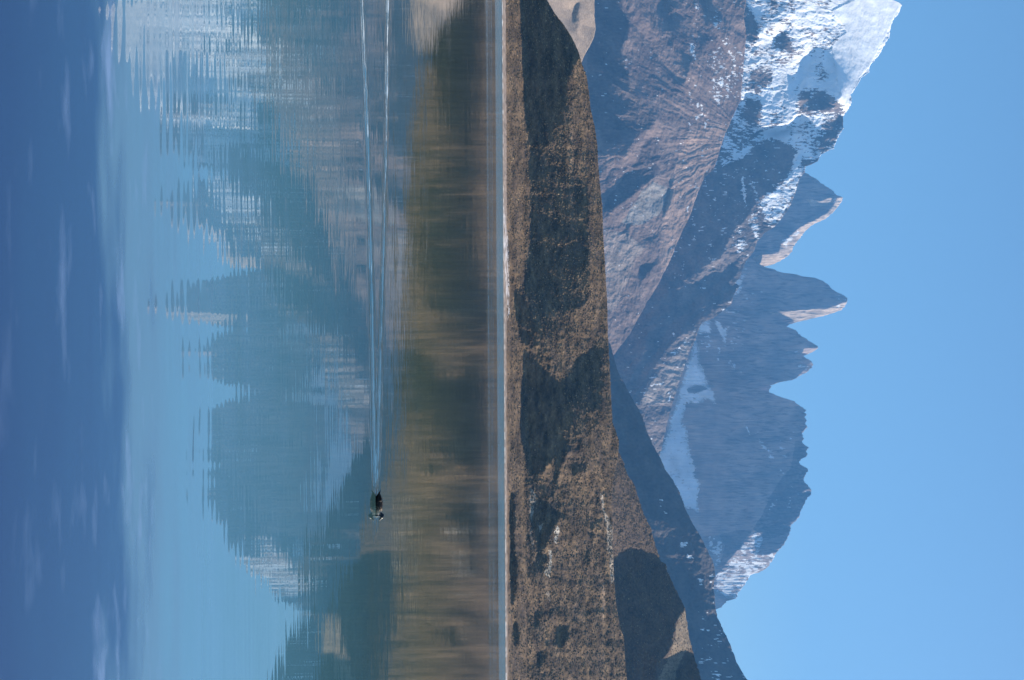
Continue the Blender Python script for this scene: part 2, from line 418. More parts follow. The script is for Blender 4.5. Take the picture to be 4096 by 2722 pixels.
# second hill on the right, behind the first
A2 = Layer(1480, 3020, 2300, 2880, 1480.0, 2.0, lam=1.6, warp=9); A2.qs = 0.12; A2.pmin = -0.7
A2.p[:] = 0.1
A2.put('Z5', [(1100, 225), (1215, 225), (1290, 330), (1360, 200), (1350, 180), (1440, 110), (1500, 180), (1560, 240), (1620, 170), (1700, 120), (1800, 50), (2400, 1000), (2400, 2200), (1100, 2200)], p=-1.8)
A2.put('Z5', [(1950, 620), (1970, 800), (2010, 1000), (2030, 1080), (1950, 1230), (1900, 1200), (1840, 1369), (1800, 1500), (1600, 1500), (1650, 1200), (1790, 1050), (1830, 850), (1870, 720)], p=0.9, q=3.2)
A2.put('Z5', [(1640, 170), (1700, 110), (1760, 180), (1700, 200)], p=-2.0)
A2.p += 0.3 * fbm(A2.A / 30, A2.B / 60, 4, 18)
A2.solve()
A2.fine = lambda px, py: 5.0 * fbm(py / 22, px / 16, 4, 14) + 1.0 * fbm(py / 4.5, px / 4, 2, 12)
pa2 = Paint((0.17, 0.11, 0.066), (0.085, 0.060, 0.045), 2, (60, 60), (12, 8))
pa2.patch = [('Z5', [(1870, 700), (1950, 640), (2000, 1000), (1880, 1190), (1830, 1369), (1640, 1369), (1790, 1100)], (0.32, 0.235, 0.15), 0.85)]
second = build("second_hill", A2, np.array(second_crest, float), 2390, M_near, pa2, 2.2, 2.0, jag=(4.0, 12.0), back=0.5, depth=500, seed=3)

# ------------------------------------------------------------------ tan hill at far left
Bl = Layer(-300, 520, 2080, 2420, 2300.0, 2.0, warp=5)
Bl.p[:] = 0.55
Bl.put('R7', [(615, 40), (650, 20), (658, 120), (645, 210), (610, 150)], p=-1.4)
Bl.put('R7', [(560, 60), (600, 60), (600, 200), (570, 200)], p=-0.3, soft=8)
Bl.put('R7', [(655, 150), (755, 180), (745, 250), (660, 390)], p=-0.25, soft=6)
Bl.solve()
Bl.fine = lambda px, py: 3.0 * fbm(py / 40, px / 20, 3, 33)
pb = Paint((0.42, 0.32, 0.245), (0.33, 0.25, 0.19), 3, (80, 40), (30, 8)); 
build("tan_hill", Bl, np.array(tan_crest, float), 2090, M_near, pb, 3, 3, jag=(1.5, 20), back=0.5, depth=500, seed=5)

# ------------------------------------------------------------------ blue shaded ridge on the right
B2 = Layer(880, 3020, 2240, 3120, 3600.0, 1.2, lam=1.4, warp=9)
B2.p[:] = -0.8; B2.q[:] = 0.4
B2.put('R4', [(0, 450), (60, 530), (120, 590), (150, 680), (200, 740), (240, 850), (280, 950), (290, 1030), (240, 1080), (180, 960), (140, 850), (90, 760), (50, 680), (0, 560)], p=0.35, q=1.6)
B2.put('R4', [(235, 470), (330, 600), (430, 750), (440, 850), (430, 950), (445, 1060), (420, 1050), (370, 880), (330, 700), (270, 560)], p=0.35, q=1.6)
B2.put('R4', [(230, 1060), (430, 1080), (470, 1160), (560, 1330), (680, 1700), (400, 1700), (330, 1450), (250, 1200)], p=0.0, q=1.35, soft=5)
B2.put('R6', [(850, 950), (900, 980), (920, 1150), (960, 1400), (920, 1400), (870, 1200)], p=-0.1, q=1.3, soft=5)
B2.put('R4', [(330, 1380), (420, 1470), (400, 1500), (310, 1420)], p=-1.3)
B2.p += 0.75 * fbm(B2.A / 26, B2.B / 90, 4, 28)
B2.solve()
B2.fine = lambda px, py: 4.0 * fbm(py / 20, px / 26, 4, 24)
pb2 = Paint((0.16, 0.125, 0.105), (0.10, 0.08, 0.075), 4, (60, 60), (10, 14)); pb2.st = (3.0, 34)
pb2.snow = [('R4', [(230, 1080), (440, 1090), (600, 1420), (680, 1700), (380, 1700), (330, 1450)], 0.20), ('R4', [(60, 320), (140, 340), (160, 480), (120, 560)], 0.08),
    ('R4', [(270, 760), (330, 800), (390, 930), (350, 960), (300, 850)], 0.34), ('R4', [(200, 620), (245, 630), (250, 670), (215, 665)], 0.7),
    ('R4', [(240, 700), (290, 715), (300, 745), (250, 740)], 0.7), ('R4', [(400, 830), (425, 830), (440, 1050), (420, 1050)], 0.35)]
build("shaded_ridge", B2, np.array(blue_crest, float), 2330, M_mid, pb2, 2.8, 2.8, jag=(3.0, 14.0), back=0.7, depth=700, seed=6)

# ------------------------------------------------------------------ brown scree mountain side
C = Layer(-300, 1640, 2250, 3060, 4500.0, 1.5, lam=3.0, warp=10)
C.p[:] = 0.50; C.pmin = 0.05
C.put('Z1', [(0, -900), (400, -900), (420, 0), (460, 150), (490, 300), (500, 420), (400, 600), (480, 830), (520, 1050), (600, 1130), (700, 1300), (840, 1430), (760, 1568), (500, 1750), (90, 1720), (-200, 1568), (-200, 0)], p=-0.85, soft=6)
C.put('Z2', [(-100, -40), (420, -40), (450, 250), (380, 350), (280, 320), (120, 310), (-100, 300)], p=-0.8, soft=6)
C.put('Z1', [(380, -900), (520, -900), (545, 0), (600, 100), (720, 290), (860, 430), (1020, 560), (1080, 650), (1240, 760), (1220, 860), (1190, 1040), (1110, 980), (1000, 870), (880, 730), (780, 580), (700, 450), (560, 300), (460, 120)], p=-1.6)
C.put('Z1', [(850, -900), (1200, -900), (1230, 0), (1560, 480), (1480, 500), (1400, 470), (1250, 300), (1050, 270), (1050, 180), (900, 150)], p=-1.2)
C.put('Z1', [(1300, -900), (2000, -900), (2000, 500), (1850, 420), (1640, 200), (1500, 70), (1380, 0)], p=-1.5)
C.put('Z1', [(1490, 170), (1640, 480), (1720, 680), (1600, 520), (1300, 130), (1400, 170)], p=-1.6)
C.put('Z2', [(600, 150), (760, 130), (740, 300), (720, 520), (560, 660), (400, 790), (160, 990), (170, 900), (200, 770), (400, 520), (520, 350)], p=-0.5, soft=4)
C.put('Z2', [(875, 560), (890, 700), (880, 760), (850, 860), (790, 970), (800, 860), (840, 720)], p=-1.0)
C.put('Z2', [(360, 1040), (400, 1010), (440, 1040), (430, 1240), (410, 1200), (420, 1150), (380, 1090)], p=-0.9)
C.put('Z3', [(560, 30), (640, 0), (600, 80), (480, 190), (420, 140)], p=-0.8)
C.put('Z2', [(560, 1200), (700, 1120), (740, 1160), (620, 1380), (600, 1200)], p=-0.5)
dg = C.A * 0.80 - C.B * 0.6; ds = C.A * 0.6 + C.B * 0.80
cth = np.arctan2(C.A - 560.0, 3000.0 - C.B); crd = np.hypot(C.A - 560.0, 3000.0 - C.B)
C.p += (0.62 * fbm(cth * 16 + 0.5 * fbm(C.A / 80, C.B / 80, 2, 37), crd / 220, 4, 38, 0.6) + 0.2 * fbm(C.A / 30, C.B / 30, 3, 39))
C.solve()
def c_fine(px, py):
    th = np.arctan2(py - 560.0, 3000.0 - px); rd = np.hypot(py - 560.0, 3000.0 - px)
    w = 0.6 * fbm(py / 70, px / 70, 2, 90)
    return (5.0 * ridged(th * 9 + w, rd / 200, 4, 92) + 2.0 * fbm(th * 34 + w, rd / 90, 4, 35) * (0.4 + smooth(-0.2, 0.5, fbm(py / 90, px / 90, 2, 91)))
            + 1.0 * fbm(py / 9, px / 12, 3, 34))
C.fine = c_fine
pc = Paint((0.32, 0.228, 0.19), (0.17, 0.122, 0.115), 5, (90, 90), (9, 30)); pc.st = (4.0, 16)
pc.patch = [('Z2', [(1520, 0), (1350, 300), (1180, 650), (1080, 1000), (930, 1350), (780, 1600), (760, 1100), (900, 600), (950, 300), (1100, 0)], (0.46, 0.31, 0.235), 0.75),
    ('Z2', [(560, 700), (700, 600), (840, 650), (790, 900), (560, 1050), (350, 1030)], (0.36, 0.34, 0.31), 0.85),
    ('Z2', [(180, 1100), (420, 1130), (600, 1300), (400, 1500), (190, 1560)], (0.40, 0.33, 0.28), 0.7),
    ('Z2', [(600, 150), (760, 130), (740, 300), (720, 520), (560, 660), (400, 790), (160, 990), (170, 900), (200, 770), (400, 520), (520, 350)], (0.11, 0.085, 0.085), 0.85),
    ('Z1', [(0, 0), (400, 0), (500, 300), (400, 600), (520, 1050), (840, 1430), (760, 1568), (0, 1568)], (0.12, 0.10, 0.095), 0.7),  # shade of the lower-left slope darkened into the albedo
    ('Z3', [(60, 0), (400, 0), (200, 500), (60, 600)], (0.42, 0.34, 0.28), 0.5)]
pc.sn0 = lambda px, py: 0.10 * smooth(2640, 2850, px) * smooth(900, 500, py) + 0.02
pc.snow = [('Z1', [(1450, 600), (1900, 560), (1900, 1000), (1700, 1200), (1500, 1250), (1480, 1050), (1450, 800)], 0.36), ('Z1', [(1230, 510), (1280, 520), (1310, 740), (1270, 720), (1240, 560)], 0.6),
    ('Z1', [(1290, 1410), (1380, 1360), (1390, 1390), (1300, 1440)], 0.9), ('Z1', [(1200, 950), (1230, 950), (1290, 1300), (1250, 1310)], 0.38), ('Z1', [(1400, 1560), (1425, 1480), (1440, 1500), (1415, 1560)], 0.9),
    ('Z1', [(1230, 0), (1520, 80), (1700, 400), (1740, 700), (1650, 560), (1440, 220), (1300, 120)], 0.34), ('Z1', [(1320, 1240), (1350, 1235), (1345, 1290), (1320, 1290)], 0.9),
    ('Z2', [(1050, 860), (1070, 840), (1060, 900), (1048, 910)], 0.9), ('Z2', [(850, 900), (970, 720), (975, 760), (880, 900), (840, 1010)], 0.26)]
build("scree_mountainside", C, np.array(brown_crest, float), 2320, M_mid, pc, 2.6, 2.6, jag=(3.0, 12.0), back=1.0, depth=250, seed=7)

# ------------------------------------------------------------------ snowy mountain
D = Layer(-300, 2010, 2400, 3640, 5500.0, 1.1, lam=3.0, warp=8)
D.p[:] = 0.80; D.pmin = 0.12; D.qs = 0.06
D.put('R1', [(680, -650), (1700, -650), (1700, 400), (1200, 700), (1060, 1000), (870, 540), (600, 600), (250, 900), (300, 300), (640, 100)], p=1.5, q=1.4, soft=6)
D.put('Z3', [(-200, 400), (1700, 0), (1700, 600), (1000, 1800), (-200, 1800)], p=0.50, q=1.3)
W = -0.8; D.q0 = 1.1
D.put('Z2', [(1205, 530), (1310, 490), (1600, 370), (1829, 180), (1950, 250), (1950, 700), (1829, 740), (1700, 800), (1650, 960), (1520, 1100), (1400, 1400), (1200, 1470), (1050, 1600), (700, 1700), (700, 1568), (860, 1400), (1050, 1000), (1150, 700)], p=W)
D.put('R2', [(-60, 220), (0, 200), (180, 190), (300, 100), (560, 0), (640, 30), (560, 280), (400, 290), (280, 450), (190, 620), (60, 700), (-30, 800), (-60, 600)], p=W)
D.put('Z2', [(1290, 670), (1430, 560), (1560, 460), (1650, 480), (1440, 610), (1300, 700)], p=0.6, warp=4)
D.put('Z2', [(1010, 1205), (1290, 1250), (1150, 1310), (1060, 1250)], p=0.5, warp=6)
D.put('Z2', [(960, 1320), (1200, 1320), (1100, 1370), (1040, 1490), (1000, 1380)], p=0.5, warp=6)
D.put('Z2', [(1610, 530), (1640, 520), (1665, 700), (1655, 850), (1640, 700)], p=0.4, warp=3)
for pts in ([(430, 430), (440, 360), (510, 270), (560, 330), (640, 500), (560, 480), (430, 440)], [(690, 540), (740, 510), (800, 500), (870, 540), (920, 620), (1000, 720), (1065, 830), (1060, 950), (1000, 900), (950, 860), (850, 790), (700, 790), (655, 880), (690, 680)],
            [(645, 920), (720, 790), (850, 800), (960, 850), (1030, 940), (1000, 960), (850, 1000), (640, 1010)], [(300, 1270), (400, 1180), (555, 1100), (575, 1180), (560, 1290), (440, 1240)],
            [(185, 1400), (240, 1310), (400, 1255), (560, 1300), (660, 1360), (600, 1600), (200, 1600)], [(0, 0), (180, 20), (170, 110), (250, 140), (300, 200), (305, 370), (200, 330), (0, 200)],
            [(0, 1520), (80, 1430), (170, 1400), (160, 1500), (0, 1600)], [(180, 900), (290, 900), (330, 960), (330, 1060), (260, 1130), (160, 1060)]):
    D.put('R1', pts, p=0.16, q=0.08, warp=5)
# shaded patches of the right-hand slope, shaped as steep faces turned from the sun
for v, pts in (('Z3', [(780, 0), (1180, 0), (1150, 120), (1000, 140), (890, 170), (740, 170), (720, 150)]), ('Z3', [(700, 160), (800, 270), (960, 260), (950, 290), (730, 300), (800, 380), (620, 430), (600, 360)]),
    ('Z3', [(1190, 330), (1330, 230), (1400, 270), (1330, 400), (1200, 380)]), ('Z3', [(1040, 470), (1190, 370), (1210, 470), (1060, 600), (1010, 610), (1000, 530)]),
    ('Z3', [(1370, 190), (1540, 70), (1570, 140), (1490, 190), (1360, 270)]), ('Z3', [(1340, 410), (1490, 300), (1530, 420), (1340, 500), (1180, 570), (1150, 640), (1000, 690), (1170, 560)]),
    ('Z3', [(630, 530), (760, 530), (840, 570), (640, 580)]), ('Z3', [(450, 600), (640, 540), (560, 700), (680, 720), (560, 820), (520, 900), (480, 1080), (340, 1330), (170, 1130), (330, 860)]),
    ('Z3', [(870, 640), (960, 610), (1000, 640), (960, 760), (930, 830), (800, 860), (650, 970), (740, 820)]), ('Z3', [(650, 990), (900, 830), (800, 950), (600, 1200), (400, 1500), (370, 1600), (330, 1480)]),
    ('Z3', [(550, 1330), (600, 1260), (660, 1300), (560, 1400), (450, 1600), (380, 1600)]), ('Z3', [(960, 760), (1080, 680), (1080, 730), (980, 800)]), ('Z3', [(1530, 240), (1590, 260), (1540, 320)])):
    D.put(v, pts, p=W, warp=6)
hi = smooth(2900, 3050, D.B)
D.p += 0.45 * fbm((D.A * .6 + D.B * .8) / 14, (D.A * .8 - D.B * .6) / 120, 4, 47) * smooth(950, 1150, D.A)
D.p += (0.35 * fbm(D.A / 20, D.B / 60, 4, 48) + 0.15 * ridged(D.A / 45, D.B / 60, 4, 49)) * (1 - 0.5 * smooth(3350, 3450, D.B))
D.put('R1', [(590, 880), (690, 900), (690, 1040), (600, 1160), (300, 1215), (290, 1150), (560, 1090), (600, 1000)], p=7.0, q=1.0, warp=2, soft=1)  # depth steps added so the ribs leave the glacier sunlit
D.put('R1', [(1040, 700), (1100, 820), (1100, 1000), (1040, 1060), (1000, 940), (1040, 860)], p=4.0, q=1.0, warp=2, soft=1)
D.put('R1', [(290, 860), (450, 640), (640, 530), (700, 480), (725, 520), (695, 650), (650, 900), (640, 1020), (575, 1112), (300, 1140)], p=1.5, q=1.5)
D.solve()
smth = lambda px, py: 1 - 0.93 * inpoly(P('R1', [(950, 380), (1090, 290), (1050, 220), (950, 100), (1150, 0), (1600, -200), (1600, 0), (1300, 590), (1200, 700), (1060, 1000), (1000, 700)]), np.asarray(px, float).ravel(), np.asarray(py, float).ravel()).reshape(np.shape(px))
D.fine = lambda px, py: (2.6 * fbm(py / 14, px / 20, 4, 44, 0.6) + 7.5 * ridged(py / 38 + 0.4 * fbm(py / 50, px / 50, 2, 93), px / 70, 5, 45) + 1.2 * fbm(py / 4, px / 6, 2, 46)) * smth(px, py)
pd = Paint((0.27, 0.205, 0.175), (0.12, 0.10, 0.10), 6, (60, 60), (8, 12)); pd.st = (3.6, 26.0); pd.warp = 7
pd.sn0 = lambda px, py: np.where(py < 640, 0.70 * smooth(2880, 2960, px) - 0.16 * smooth(3180, 3100, px) * smooth(400, 600, py), 0.13) * smooth(1150, 1000, py) + 0.05
BIG = [(680, -650), (1600, -650), (1560, 0), (1585, 45), (1480, 260), (1420, 420), (1300, 590), (1200, 700), (1125, 855), (1060, 1000), (1050, 980), (1070, 850), (980, 700), (900, 580), (870, 540), (980, 430), (1090, 290), (1050, 220), (930, 210), (760, 270), (660, 190), (640, 100), (780, 60), (930, 110), (1050, 40)]
pd.snow = [('R1', BIG, 1.3), ('R1', [(290, 860), (450, 640), (640, 530), (700, 480), (725, 520), (695, 650), (650, 900), (640, 1020), (575, 1112), (540, 1100), (540, 900), (480, 940), (400, 1080), (300, 1140), (340, 1050), (330, 940)], 0.98),
    ('R1', [(240, 130), (300, 40), (325, 150), (300, 180), (320, 330), (410, 320), (370, 380), (300, 410), (290, 250)], 1.1),
    ('R1', [(690, 540), (740, 510), (800, 520), (790, 600), (800, 740), (920, 740), (980, 730), (1065, 830), (1060, 950), (1000, 900), (950, 860), (850, 790), (700, 790), (655, 880), (690, 680)], 1.2),
    ('R1', [(300, 1275), (400, 1180), (555, 1100), (575, 1180), (560, 1290), (440, 1240)], 1.2), ('R1', [(430, 300), (640, 230), (700, 330), (690, 430), (640, 330)], 0.9),
    ('R1', [(0, 1480), (60, 1410), (150, 1390), (190, 1310), (290, 1290), (260, 1310), (180, 1400), (195, 1540), (170, 1540), (160, 1410), (80, 1440)], 1.0),
    ('R1', [(180, 1400), (240, 1310), (400, 1255), (560, 1300), (660, 1360), (600, 1600), (200, 1600)], 0.18), ('R1', [(440, 440), (430, 400), (520, 270), (640, 500)], 0.2), ('R1', [(0, 0), (180, 20), (250, 140), (300, 200), (300, 400), (0, 300)], 0.22),
    ('R1', [(180, 900), (290, 900), (330, 960), (330, 1060), (260, 1130), (150, 1060)], 0.2), ('R1', [(240, 640), (430, 640), (440, 720), (300, 830), (220, 780)], 0.25),
    ('R1', [(650, 910), (720, 790), (850, 800), (960, 850), (1030, 940), (1050, 1010), (850, 1020), (640, 1020)], 0.28), ('R1', [(900, 1060), (1060, 1040), (1060, 1160), (990, 1280), (900, 1365), (780, 1330), (870, 1200)], 0.3),
    ('R2', [(-60, 220), (0, 200), (180, 190), (560, 0), (640, 30), (560, 280), (400, 290), (280, 450), (190, 620), (60, 700), (-60, 900)], 0.13),
    ('R2', [(712, -30), (705, 180), (650, 330), (585, 490), (525, 590), (440, 670), (370, 660), (340, 560), (280, 510), (340, 430), (400, 300), (540, 290), (600, 150), (640, 30)], 0.80),
    ('R2', [(640, 60), (700, 0), (640, 180), (560, 330), (530, 330), (600, 180)], 1.0), ('R2', [(40, 790), (150, 705), (200, 850), (240, 940), (150, 1000), (80, 900)], 0.45), ('R2', [(200, 610), (270, 550), (335, 740), (290, 820), (230, 720)], 0.62),
    ('Z2', [(1205, 530), (1310, 490), (1600, 370), (1829, 180), (1950, 250), (1950, 700), (1700, 800), (1650, 960), (1520, 1100), (1400, 1400), (1050, 1600), (700, 1700), (1050, 1000), (1150, 700)], 0.17),
    ('Z2', [(1600, 560), (1625, 530), (1645, 620), (1665, 860), (1630, 800)], 0.8), ('Z2', [(1200, 540), (1225, 560), (1260, 660), (1240, 650)], 0.6), ('Z2', [(1270, 800), (1300, 830), (1325, 920), (1290, 880)], 0.5),
    ('Z2', [(1290, 670), (1430, 560), (1560, 460), (1650, 480), (1440, 600), (1300, 690)], 0.5), ('Z2', [(1660, 490), (1700, 560), (1760, 680), (1829, 730), (1740, 690), (1690, 590)], 0.8),
    ('Z2', [(1430, 80), (1560, 0), (1829, -20), (1829, 160), (1640, 240), (1520, 350), (1350, 440), (1300, 450), (1320, 300)], 0.55), ('Z2', [(1340, 465), (1430, 400), (1530, 345), (1600, 320), (1700, 220), (1720, 230), (1630, 345), (1500, 380)], 1.1),
    ('Z3', [(620, 1270), (700, 1170), (860, 1010), (910, 985), (1020, 850), (1030, 855), (920, 1000), (800, 1090), (640, 1260)], 0.75), ('Z3', [(860, 990), (900, 960), (925, 990)], 1.0),
    ('Z3', [(570, 1400), (700, 1365), (770, 1380), (690, 1400), (580, 1410)], 0.7), ('Z3', [(760, 1510), (840, 1445), (850, 1455), (780, 1515)], 0.8), ('Z3', [(780, 1550), (825, 1490), (820, 1540), (780, 1580)], 0.8), ('Z3', [(490, 1530), (500, 1480), (515, 1490), (470, 1600)], 0.7)]
pd.patch = [('Z3', [(500, 1500), (560, 1350), (700, 1250), (880, 1000), (1100, 750), (860, 1500), (780, 1620), (480, 1620)], (0.38, 0.32, 0.28), 0.8), ('Z3', [(1170, 700), (1130, 720), (830, 1700), (860, 1700)], (0.42, 0.30, 0.23), 0.7)]
build("snowy_mountain", D, np.array(snow_crest, float), 2420, M_far, pd, 2.5, 2.5, jag=(4.0, 9.0), back=3.0, depth=500, seed=8)

# ------------------------------------------------------------------ granite towers
GRAN = (0.44, 0.34, 0.30); GRAD = (0.21, 0.18, 0.18)
APRON = [('R3', [(90, 1420), (440, 240), (480, 200), (540, 180), (540, 300), (440, 290), (410, 350), (440, 430), (440, 560), (480, 620), (510, 740), (560, 830), (590, 930), (540, 900), (480, 870), (480, 910), (430, 925), (310, 920), (300, 1050), (270, 1130),
    (320, 1130), (330, 1200), (350, 1350), (390, 1500), (385, 1600), (150, 1600), (-100, 1600), (-100, 1420)]), ('R4', [(0, 0), (270, 0), (300, 180), (335, 220), (320, 350), (335, 430), (280, 400), (230, 390), (160, 230), (0, 100)])]
COUL = [('R3', [(590, 170), (640, 220), (690, 270), (680, 440), (640, 330), (590, 230)]), ('R3', [(690, 500), (740, 570), (780, 640), (860, 700), (760, 640), (700, 560)]),
    ('R3', [(600, 830), (540, 820), (520, 800), (560, 900), (590, 930), (570, 850)]),
    ('R3', [(860, 1100), (880, 1160), (905, 1220), (890, 1210), (866, 1150)]), ('R3', [(955, 1170), (965, 1220), (1010, 1290), (1080, 1350), (1112, 1450), (1100, 1450), (1070, 1380), (1000, 1310), (955, 1230)]), ('R3', [(1160, 1510), (1210, 1560), (1190, 1560)])]
ISL = ('R3', [(330, 800), (400, 760), (480, 770), (520, 800), (400, 838), (340, 830)])
LIT = {
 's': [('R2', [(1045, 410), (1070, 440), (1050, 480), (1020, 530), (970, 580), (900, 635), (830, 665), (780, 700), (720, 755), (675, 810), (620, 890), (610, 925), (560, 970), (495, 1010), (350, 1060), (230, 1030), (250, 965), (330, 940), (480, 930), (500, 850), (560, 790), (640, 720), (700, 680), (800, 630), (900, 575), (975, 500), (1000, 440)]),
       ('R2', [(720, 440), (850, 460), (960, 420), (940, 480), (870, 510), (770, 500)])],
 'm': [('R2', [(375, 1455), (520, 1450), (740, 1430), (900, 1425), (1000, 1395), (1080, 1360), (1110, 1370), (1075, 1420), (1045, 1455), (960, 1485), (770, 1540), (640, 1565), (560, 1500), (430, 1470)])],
 'n': [('R3', [(1180, 465), (1300, 450), (1440, 430), (1520, 430), (1440, 485), (1360, 495), (1250, 485)]), ('R3', [(1200, 530), (1400, 522), (1390, 542), (1210, 545)]),
       ('R3', [(1330, 580), (1450, 560), (1475, 580), (1430, 640), (1340, 690), (1280, 730), (1370, 640), (1400, 600)]), ('R3', [(1360, 505), (1300, 470), (1400, 480)])],
 'b': [('R4', [(1010, 300), (1095, 255), (1105, 285), (1020, 308)]), ('R4', [(955, 500), (1020, 450), (950, 540)]), ('R3', [(1355, 1190), (1410, 1130), (1380, 1200)]),
       ('R4', [(700, 550), (735, 540), (790, 600), (740, 700), (760, 720), (860, 700), (840, 770), (740, 845), (680, 860), (640, 945), (610, 980), (590, 1030), (510, 1010), (440, 960), (440, 870), (510, 780), (580, 700), (640, 640)]),
       ('R4', [(390, 590), (460, 580), (500, 650), (500, 760), (440, 800), (400, 700)]), ('R4', [(250, 410), (285, 410), (270, 445)])]}

def tower(name, crest, key, D0, y0, y1, seed, base=2600, p0=-0.30, lab=None):
    T = Layer(y0, y1, base, 3430, D0, 0.28, lam=2.0, warp=4)
    T.p[:] = p0
    for v, pts in APRON:
        T.put(v, pts, q=1.1, p=-0.7, soft=4)
    if key in LIT:
        for v, pts in LIT[key]:
            T.put(v, pts, p=1.35, q=0.5, warp=4, soft=1)
    T.p += 0.55 * fbm(T.A / 11, T.B / 130, 4, seed + 50) + 0.22 * fbm(T.A / 50, T.B / 150, 2, seed + 57)
    T.solve()
    T.fine = lambda px, py: 4.5 * fbm(py / 10, px / 80, 4, seed + 3) + 2.2 * ridged(py / 8, px / 30, 3, seed + 5) * smooth(3050, 3250, px)
    g = Paint(GRAN, GRAD, seed, (70, 120), (5, 70)); g.st = (6, 22); g.warp = 4; g.snowcol = np.array((0.70, 0.72, 0.75))
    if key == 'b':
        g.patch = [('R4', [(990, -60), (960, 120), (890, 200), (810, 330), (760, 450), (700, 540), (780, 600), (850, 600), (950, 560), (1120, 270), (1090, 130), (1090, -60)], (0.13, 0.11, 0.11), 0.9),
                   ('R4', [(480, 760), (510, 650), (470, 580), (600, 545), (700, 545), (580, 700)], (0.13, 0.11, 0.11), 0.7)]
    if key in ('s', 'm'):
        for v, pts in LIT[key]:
            g.patch.append((v, pts, (0.58, 0.46, 0.36), 0.9))  # sunlit strips also painted a lighter tan
    g.patch += [(v, pts, (0.52, 0.52, 0.53), 0.9) for v, pts in APRON]
    g.snow = [(v, pts, 0.95) for v, pts in APRON] + [(v, pts, 0.95) for v, pts in COUL]
    if key == 's':
        g.snow += [('R2', [(520, 820), (620, 740), (680, 720), (600, 800), (540, 880)], 0.75), ('R2', [(900, 430), (1000, 430), (1000, 480), (920, 470)], 0.4)]
    if key == 'm':
        g.snow += [('R2', [(1000, 1270), (1100, 1330), (1060, 1400), (900, 1400), (960, 1330)], 0.32), ('R2', [(90, 1180), (180, 1120), (200, 1200), (120, 1300), (60, 1330)], 0.7), ('R2', [(130, 1000), (250, 1000), (300, 1200), (340, 1400), (200, 1500)], 0.22)]
    if key == 'n':
        g.snow += [('R3', [(1200, 450), (1500, 430), (1430, 480), (1230, 490)], 0.35), ('R3', [(1330, 560), (1470, 560), (1340, 690)], 0.35)]
    g.snow += [('R3', [(610, 130), (800, 0), (870, 260), (860, 420), (700, 420), (690, 280)], 0.30), ('R3', [(430, 300), (560, 300), (640, 440), (700, 560), (560, 560), (450, 520)], 0.25)]
    if key == 'b':
        g.snow += [(v, pts, 0.62) for v, pts in LIT['b'][3:4]] + [(v, pts, 0.5) for v, pts in LIT['b'][4:5]] + [('R4', [(490, 960), (520, 870), (560, 880), (560, 960), (520, 1000)], 1.1),
            ('R3', [(1200, 1250), (1300, 1200), (1240, 1440), (1100, 1380)], 0.3), ('R4', [(900, 330), (980, 240), (1080, 260), (1000, 420), (900, 400)], 0.28), ('R4', [(800, 330), (870, 330), (860, 450), (810, 450)], 0.3)]
    g.snow.append((ISL[0], ISL[1], 0.05))
    crk = lambda px, py: (1 - 0.5 * smooth(0.55, 0.9, ridged(py / 16 + 0.5 * fbm(py / 40, px / 60, 2, seed), px / 150, 3, seed + 8)) * smooth(2850, 2950, px))[:, None]
    gp = lambda px, py: lerp(g(px, py) * crk(px, py), np.array([[0.17, 0.15, 0.15]]), inpoly(P(*ISL), px, py) * 0.9)
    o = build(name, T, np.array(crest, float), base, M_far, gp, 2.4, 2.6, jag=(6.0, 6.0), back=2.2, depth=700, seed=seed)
    return o

tower("granite_tower", south_tower, 's', 8900, 520, 1110, 21, base=2760)
tower("granite_tower", mid_tower, 'm', 8600, 930, 1430, 22, base=2660)
tower("granite_tower", north_tower, 'n', 8300, 1090, 1700, 23, base=2600)
tower("granite_spur", notch, 'x', 9200, 1480, 1660, 25, base=2900)
tower("granite_massif", massif, 'b', 7900, 1270, 2600, 24, base=2560)

# ------------------------------------------------------------------ ground under everything and the lake
gm = bpy.data.materials.new("valley_soil"); gm.use_nodes = True
gb = gm.node_tree.nodes["Principled BSDF"]; gb.inputs["Roughness"].default_value = 0.95
gn = gm.node_tree.nodes.new("ShaderNodeTexNoise"); gn.inputs["Scale"].default_value = 0.02; gn.inputs["Detail"].default_value = 8
gg = gm.node_tree.nodes.new("ShaderNodeNewGeometry"); gm.node_tree.links.new(gg.outputs["Position"], gn.inputs["Vector"])
gr = gm.node_tree.nodes.new("ShaderNodeValToRGB"); gr.color_ramp.elements[0].color = (0.10, 0.08, 0.06, 1); gr.color_ramp.elements[1].color = (0.2, 0.16, 0.12, 1)
gm.node_tree.links.new(gn.outputs["Fac"], gr.inputs[0]); gm.node_tree.links.new(gr.outputs[0], gb.inputs["Base Color"])
gx, gy = np.meshgrid(np.linspace(-8500, 8500, 60), np.linspace(-700, 13000, 60), indexing='ij')
ground = mesh_grid("ground", gx, gy, np.full(gx.shape, -1.9) + 0.3 * fbm(gx / 900, gy / 900, 3, 2), None, gm)
ground["kind"] = 'structure'

